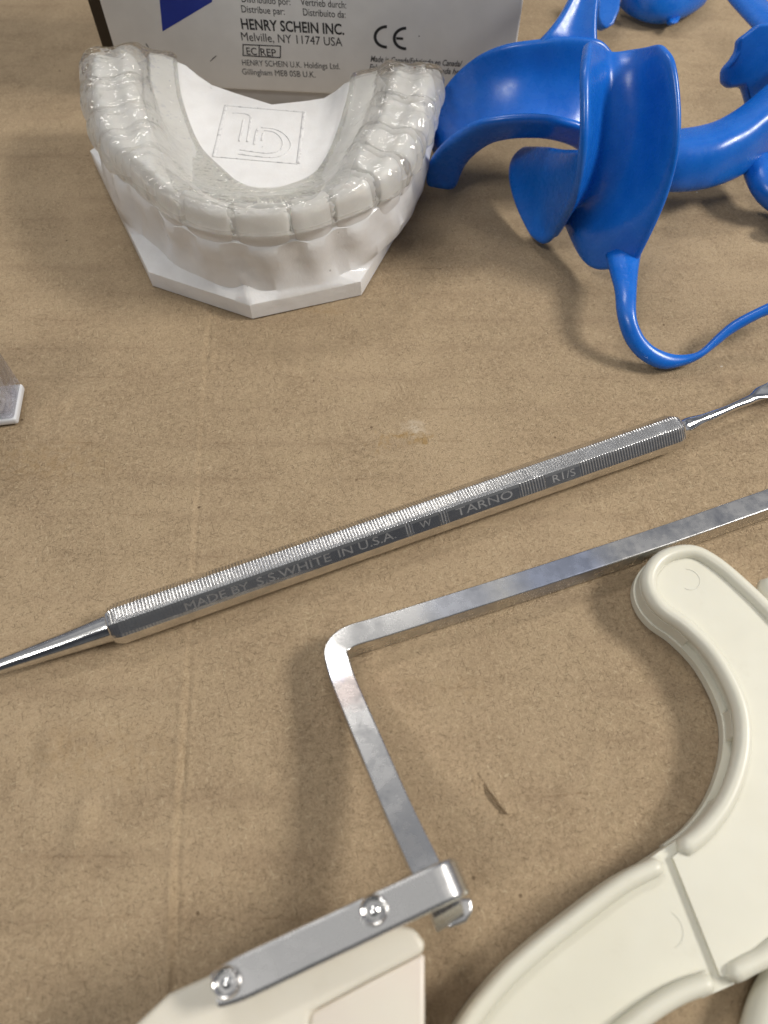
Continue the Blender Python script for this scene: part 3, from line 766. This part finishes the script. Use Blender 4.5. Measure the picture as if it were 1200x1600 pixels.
for i in range(N):
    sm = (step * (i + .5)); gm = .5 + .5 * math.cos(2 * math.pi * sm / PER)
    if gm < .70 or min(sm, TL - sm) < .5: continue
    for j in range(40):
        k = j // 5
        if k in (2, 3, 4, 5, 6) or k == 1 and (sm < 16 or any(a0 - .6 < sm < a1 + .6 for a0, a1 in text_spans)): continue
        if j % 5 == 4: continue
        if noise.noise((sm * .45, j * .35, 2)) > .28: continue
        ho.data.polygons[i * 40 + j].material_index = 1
# shanks
bm = bmesh.new()
pl = catmull([P(185, 976, 2.75), P(168, 981.5, 2.75), P(120, 999, 2.8), P(60, 1020, 2.8), P(0, 1041, 2.6), P(-60, 1063, 2.4), P(-140, 1092, 1.6)], 60)
def lrad(i, f): r = 2.42 - 2.2 * (f ** .75) * .86; return circ(r, r, 20)
sweep(bm, pl, lrad); link_mesh('shank', bm, M_SHANK, tool)
bm = bmesh.new()
pr = catmull([P(1048, 676, 2.75), P(1064, 670, 2.75), P(1090, 659, 2.9), P(1120, 647, 3.0), P(1150, 633.5, 3.1), P(1172, 624, 3.2), P(1190, 614, 3.2), P(1212, 607, 3.0), P(1240, 598, 2.4), P(1262, 590, 2.0)], 80)
def rrad(i, f):
    xs_ = [0, .10, .25, .42, .55, .66, .78, .9, 1]; aw = [2.35, 1.6, 1.05, .78, .95, 1.5, 2.0, 1.8, .4]; ah = [2.35, 1.6, 1.05, .75, .7, .6, .5, .45, .3]
    for k in range(8):
        if f <= xs_[k + 1]:
            t = (f - xs_[k]) / (xs_[k + 1] - xs_[k]); t = t * t * (3 - 2 * t)
            a, b = aw[k] + (aw[k + 1] - aw[k]) * t, ah[k] + (ah[k + 1] - ah[k]) * t; break
    sc = sstep(.55, .72, f)
    return [(x, y - sc * .45 * (1 - (x / a) ** 2) * (1 if y > 0 else .4)) for x, y in circ(a, b, 24)]
sweep(bm, pr, rrad); link_mesh('scoop', bm, M_SHANK, tool)
# stamped lettering on the facet facing the viewer
nF = (-TY * math.cos(math.radians(45)) + UZ * math.sin(math.radians(45))); uF = (TY * math.sin(math.radians(45)) + UZ * math.cos(math.radians(45)))
M_STAMP = mat_steel('stamped_steel', .68, .34, .5, .2)
def stamp(body, s0, s1, cap, bold=0.0):
    me = text_on(body, None, None, cap, M_STAMP, bold=bold)
    flat_text(me, TA + TX * s0 + nF * (oc + .02) - uF * (cap * .5), TX, uF, s1 - s0, cap, M_STAMP, tool, nF, 0, 'stamped_lettering')
stamp('MADE BY', tool_s(292, 956), tool_s(392, 924), 1.25)
stamp('S.S.WHITE', tool_s(404, 918), tool_s(520, 880), 1.3)
stamp('IN U.S.A.', tool_s(532, 875), tool_s(622, 846), 1.3)
stamp('※' if False else 'W', tool_s(656, 824), tool_s(674, 818), 1.1)
stamp('TARNO', tool_s(712, 804), tool_s(800, 774), 1.3)
stamp('R1/S', tool_s(862, 751), tool_s(897, 739), 1.25)

# ------------------------------------------------------------------ bent square bar with strap, screws and ivory block
pA = P(505, 1040, 4)
M_BAR = mat_steel('brushed_steel', .68, .17, .36, .16, tint=[(P(545, 1085, 5), 4.0, (.60, .42, .37), .38), (P(522, 1050, 5), 2.5, (.30, .36, .55), .4), (P(880, 885, 6), 10, (.25, .32, .52), .55), (P(720, 940, 5), 7, (.36, .40, .52), .4)])  # blue tint spots are reflections painted into the steel colour
fork = thing('bite_fork', 'bent square steel bar with riveted strap screwed to an ivory block', 'bite fork')
HB = 2.3
b0 = P(526, 1014, HB)
def barpt(px, py, h): return P(px, py, h)
pts = [P(1330, 743, 2.4), P(1200, 787, 2.4), P(1040, 843, 2.3), P(825, 914, 2.3), P(640, 973, 2.3), P(585, 990, 2.4), P(552, 1000, 2.6), P(535, 1010, 2.7), P(526, 1024, 2.9), P(529, 1042, 3.2), P(541, 1078, 3.8), P(580, 1170, 6.5), P(625, 1275, 10.2), P(668, 1366, 14.0), P(690, 1410, 15.6), P(702, 1434, 16.2)]
dense = catmull(pts, 640)
bm = bmesh.new()
sweep(bm, dense, lambda i, f: rrect(3.55, 4.4, .24, 3)); ob = link_mesh('bent_bar', bm, M_BAR, fork, sharp=60); wn = ob.modifiers.new('flat', 'WEIGHTED_NORMAL'); wn.keep_sharp = True; wn.weight = 100
# strap over the block
hS = 20.0
s_a, s_b, s_c = P(338, 1547, hS), P(600, 1425, hS), P(668, 1392, hS)
D = (s_c - s_a); D.z = 0; D.normalize(); c0 = P(684, 1384, hS)
path = catmull([s_a, s_a.lerp(c0, .33), s_a.lerp(c0, .66), c0], 40)[:-1] + catmull([c0, c0 + D * 1.0 - UZ * .25, c0 + D * 1.8 - UZ * 1.0, c0 + D * 2.1 - UZ * 2.2, c0 + D * 2.15 - UZ * 3.0, c0 + D * 2.15 - UZ * 3.8], 24)
bm = bmesh.new()
sweep(bm, path, lambda i, f: rrect(4.1 * (1 if i > 5 else math.sqrt(1 - (1 - min(i, 6) / 6 * .8 - .2) ** 2) * .55 + .45), 2.4, .45, 2), fixed=Vector((D.y, -D.x, 0))); o = link_mesh('strap', bm, M_BAR, fork, sharp=20)
# notched hook under the strap's end
hk = [P(676, 1412, 14), P(700, 1404, 14), P(737, 1403, 14), P(739, 1424, 14), P(728, 1441, 14), P(700, 1452, 14), P(697, 1437, 14), P(688, 1440, 14), P(680, 1432, 14)]
bm = bmesh.new(); prism(bm, [(p.x, p.y) for p in hk], 11.0, 14.4); bevel_mod(link_mesh('hook', bm, M_BAR, fork), .4)
# domed screws with a cross recess
for (px, py) in ((584, 1422), (354, 1535)):
    c = P(px, py, hS + 1.15)
    bm = bmesh.new(); rows = []
    prof = [(0.001, .25), (.4, .22), (.62, .05), (.85, -.02), (1.0, .30), (1.15, .62), (1.32, .66), (1.48, .45), (1.52, .1), (1.5, -.4)]
    for r, z in prof:
        rows.append([c + Vector((r * math.cos(a * math.pi / 12) * 1, r * math.sin(a * math.pi / 12) * 1, z)) for a in range(24)])
    grid(bm, rows, close_v=True)
    link_mesh('screw', bm, M_SHANK, fork, sharp=60)
# ivory block under the strap
M_BLOCK = mat_ivory('ivory_block', (.71, .67, .57), (.68, .63, .52))
top = 17.0
outl = [P(150, 1700, top), P(205, 1606, top), P(262, 1553, top), P(336, 1520, top), P(480, 1478, top), P(600, 1442, top), P(648, 1450, top), P(663, 1472, top), P(664, 1488, top), P(572, 1535, top), P(485, 1582, top), P(470, 1700, top)]
bm = bmesh.new(); prism(bm, [(p.x, p.y) for p in outl], 5.5, top)
o = bevel_mod(link_mesh('block', bm, M_BLOCK, fork), .7, 3)
M_PINK = mat_ivory('stained_ivory', (.70, .65, .55), (.69, .575, .51))
lo = [P(664, 1488, top), P(572, 1535, top), P(485, 1582, top), P(470, 1700, top), P(664, 1700, top)]
bm = bmesh.new(); prism(bm, [(p.x, p.y) for p in [Vector((q.x, q.y - .05, 0)) for q in lo]], 5.6, top - .3); bevel_mod(link_mesh('wax_face', bm, M_PINK, fork), .5, 3)

# ------------------------------------------------------------------ ivory bite plate with raised rims
plate = thing('bite_plate', 'large curved ivory plastic plate with rounded rims and a groove across it', 'bite plate')
HT = 6.6
def rim(bm, pts, h, r, n=60, rz=None):
    path = catmull([P(x, y, h) for x, y in pts], n)
    Lt = sum((b - a).length for a, b in zip(path, path[1:]))
    def sec(i, f):
        d = min(f, 1 - f) * Lt; k = math.sqrt(max(0.02, 1 - (1 - min(d / r, 1)) ** 2)); return circ(r * k, (rz or r) * k, 16)
    sweep(bm, path, sec)
INNER = [(1060, 1331), (1096, 1302), (1129, 1260), (1150, 1212), (1160, 1161), (1156, 1110), (1137, 1062), (1108, 1016), (1070, 978), (1034, 952), (1016, 926), (1014, 901), (1028, 878), (1052, 866), (1082, 864), (1114, 880), (1153, 912), (1200, 958), (1262, 1030), (1300, 1120), (1320, 1220), (1310, 1330), (1270, 1420), (1200, 1488), (1167, 1508), (1134, 1526)]
LOW_U = [(1034, 1350), (972, 1382), (899, 1436), (841, 1482), (787, 1532), (738, 1592), (700, 1660), (680, 1740)]
LOW_D = [(1113, 1533), (1060, 1553), (1011, 1583), (960, 1625), (920, 1680), (905, 1740)]
bm = bmesh.new(); rim(bm, INNER, 5.4, 1.18, 160, 1.5); link_mesh('rim', bm, M_IVORY, plate)
bm = bmesh.new(); rim(bm, LOW_U, 5.6, 1.15, 70, 1.4); link_mesh('rim', bm, M_IVORY, plate)
bm = bmesh.new(); rim(bm, LOW_D, 5.6, 1.15, 60, 1.4); link_mesh('rim', bm, M_IVORY, plate)
# panels inside the rims
up = [p for p in catmull([P(x, y, 5.2) for x, y in INNER], 120)]
up += [P(1124, 1525, 5.2), P(1050, 1340, 5.2)]
bm = bmesh.new(); prism(bm, [(p.x, p.y) for p in up], 3.0, 5.55)
link_mesh('panel', bm, M_IVORY, plate, smooth=False)
low = catmull([P(x, y, 5.6) for x, y in LOW_U], 40) + list(reversed(catmull([P(x, y, 5.6) for x, y in LOW_D], 40)))
low += [P(1135, 1524, 5.6), P(1062, 1338, 5.6)]
bm = bmesh.new(); prism(bm, [(p.x, p.y) for p in low], 3.1, 4.75)
link_mesh('panel', bm, M_IVORY, plate, smooth=False)
# side wall below the rims, with two slots
def wall(bm, path, z0, z1, th, gaps=()):
    """ribbon wall along path, skipping the fraction ranges in gaps"""
    n = len(path); run = []
    def flush():
        if len(run) > 1:
            rows_ = []
            for k in range(len(run)):
                p = run[k]; t = (run[min(k + 1, len(run) - 1)] - run[max(k - 1, 0)]).normalized(); sd = Vector((t.y, -t.x, 0)) * th / 2
                rows_.append([Vector((p.x, p.y, z0)) - sd, Vector((p.x, p.y, z1)) - sd, Vector((p.x, p.y, z1)) + sd, Vector((p.x, p.y, z0)) + sd])
            vv = grid(bm, rows_, close_v=True); bm.faces.new(vv[0]); bm.faces.new(vv[-1])
    for i, p in enumerate(path):
        f = i / (n - 1)
        if any(a < f < b for a, b in gaps): flush(); run = []
        else: run.append(p)
    flush()
wp = catmull([P(x, y, 5.2) for x, y in INNER], 400)
bm = bmesh.new()
wall(bm, wp, .3, 1.9, 2.7); wall(bm, wp, 1.9, 4.4, 2.2, ((.075, .150), (.185, .275))); wall(bm, wp, 1.95, 4.35, .5)
link_mesh('edge_wall', bm, M_IVORY, plate, sharp=50)
wl = catmull([P(x, y, 5.6) for x, y in LOW_U], 80); wd_ = catmull([P(x, y, 5.6) for x, y in LOW_D], 60)
bm = bmesh.new(); wall(bm, wl, 1.2, 5.4, 2.2); wall(bm, wd_, 1.2, 5.4, 2.2); link_mesh('edge_wall', bm, M_IVORY, plate, sharp=50)
bm = bmesh.new(); wall(bm, [P(1078, 1319, 5.2).lerp(P(1016, 1360, 5.2), i / 8) for i in range(9)], .3, 4.74, 2.3); link_mesh('joint', bm, M_IVORY, plate, sharp=50)
bm = bmesh.new(); wall(bm, [P(1142, 1521, 5.2).lerp(P(1092, 1543, 5.2), i / 8) for i in range(9)], .3, 4.74, 2.3); link_mesh('joint', bm, M_IVORY, plate, sharp=50)
# ejector-pin rings
for (cx, cy_, h, r, a0, a1) in ((1076, 905, 5.58, 1.75, -120, 90), (1041, 1452, 4.78, 2.1, -70, 60)):
    c = P(cx, cy_, h); bm = bmesh.new()
    stroke(bm, [c + Vector((r * math.cos(math.radians(a0 + (a1 - a0) * i / 24)), r * math.sin(math.radians(a0 + (a1 - a0) * i / 24)), 0)) for i in range(25)], .16, .03)
    link_mesh('mould_ring', bm, M_IVORY, plate)
# ivory bar almost wholly outside the picture on the right
bar2 = thing('plastic_bar', 'rounded ivory plastic bar cut off by the right edge of the photo', 'plastic bar')
bm = bmesh.new(); sweep(bm, catmull([P(1185, 915, 3), P(1203, 925, 3), P(1260, 980, 3), P(1400, 1150, 3), P(1420, 1350, 3), P(1300, 1470, 3), P(1222, 1560, 3), P(1190, 1660, 3)], 90),
    lambda i, f: circ(3.2 * math.sqrt(min(1, .1 + f * 26)), 2.7 * math.sqrt(min(1, .1 + f * 26)), 18))
link_mesh('bar', bm, M_IVORY, bar2)

# ------------------------------------------------------------------ clear case at the left edge
case = thing('plastic_case', 'small clear plastic case with white base at the left edge', 'plastic case')
kc = P(30, 663, 0); KX = Vector((-math.cos(.14), math.sin(.14) * -1, 0)); KY = Vector((-.10, .995, 0))
M_WHITE = mat_plain('white_plastic', (.74, .75, .77), .35, .5)
M_CASE = mat_clear('clear_case', (.90, .90, .92), .28, .05)
bm = bmesh.new(); boxm(bm, kc, KX, KY, UZ, 0, 36, 0, 8.5, 0, 1.6); bevel_mod(link_mesh('base', bm, M_WHITE, case), .45)
bm = bmesh.new(); boxm(bm, kc, KX, KY, UZ, .12, 35.9, .12, 8.4, 1.62, 30)
o = link_mesh('cover', bm, M_CASE, case, smooth=False); m = o.modifiers.new('wall', 'SOLIDIFY'); m.thickness = 1.0 * S; m.offset = -1; bevel_mod(o, .5)
bm = bmesh.new(); boxm(bm, kc, KX, KY, UZ, 2.2, 33, 1.6, 5.0, 1.65, 12); bevel_mod(link_mesh('insert', bm, M_WHITE, case), .6)
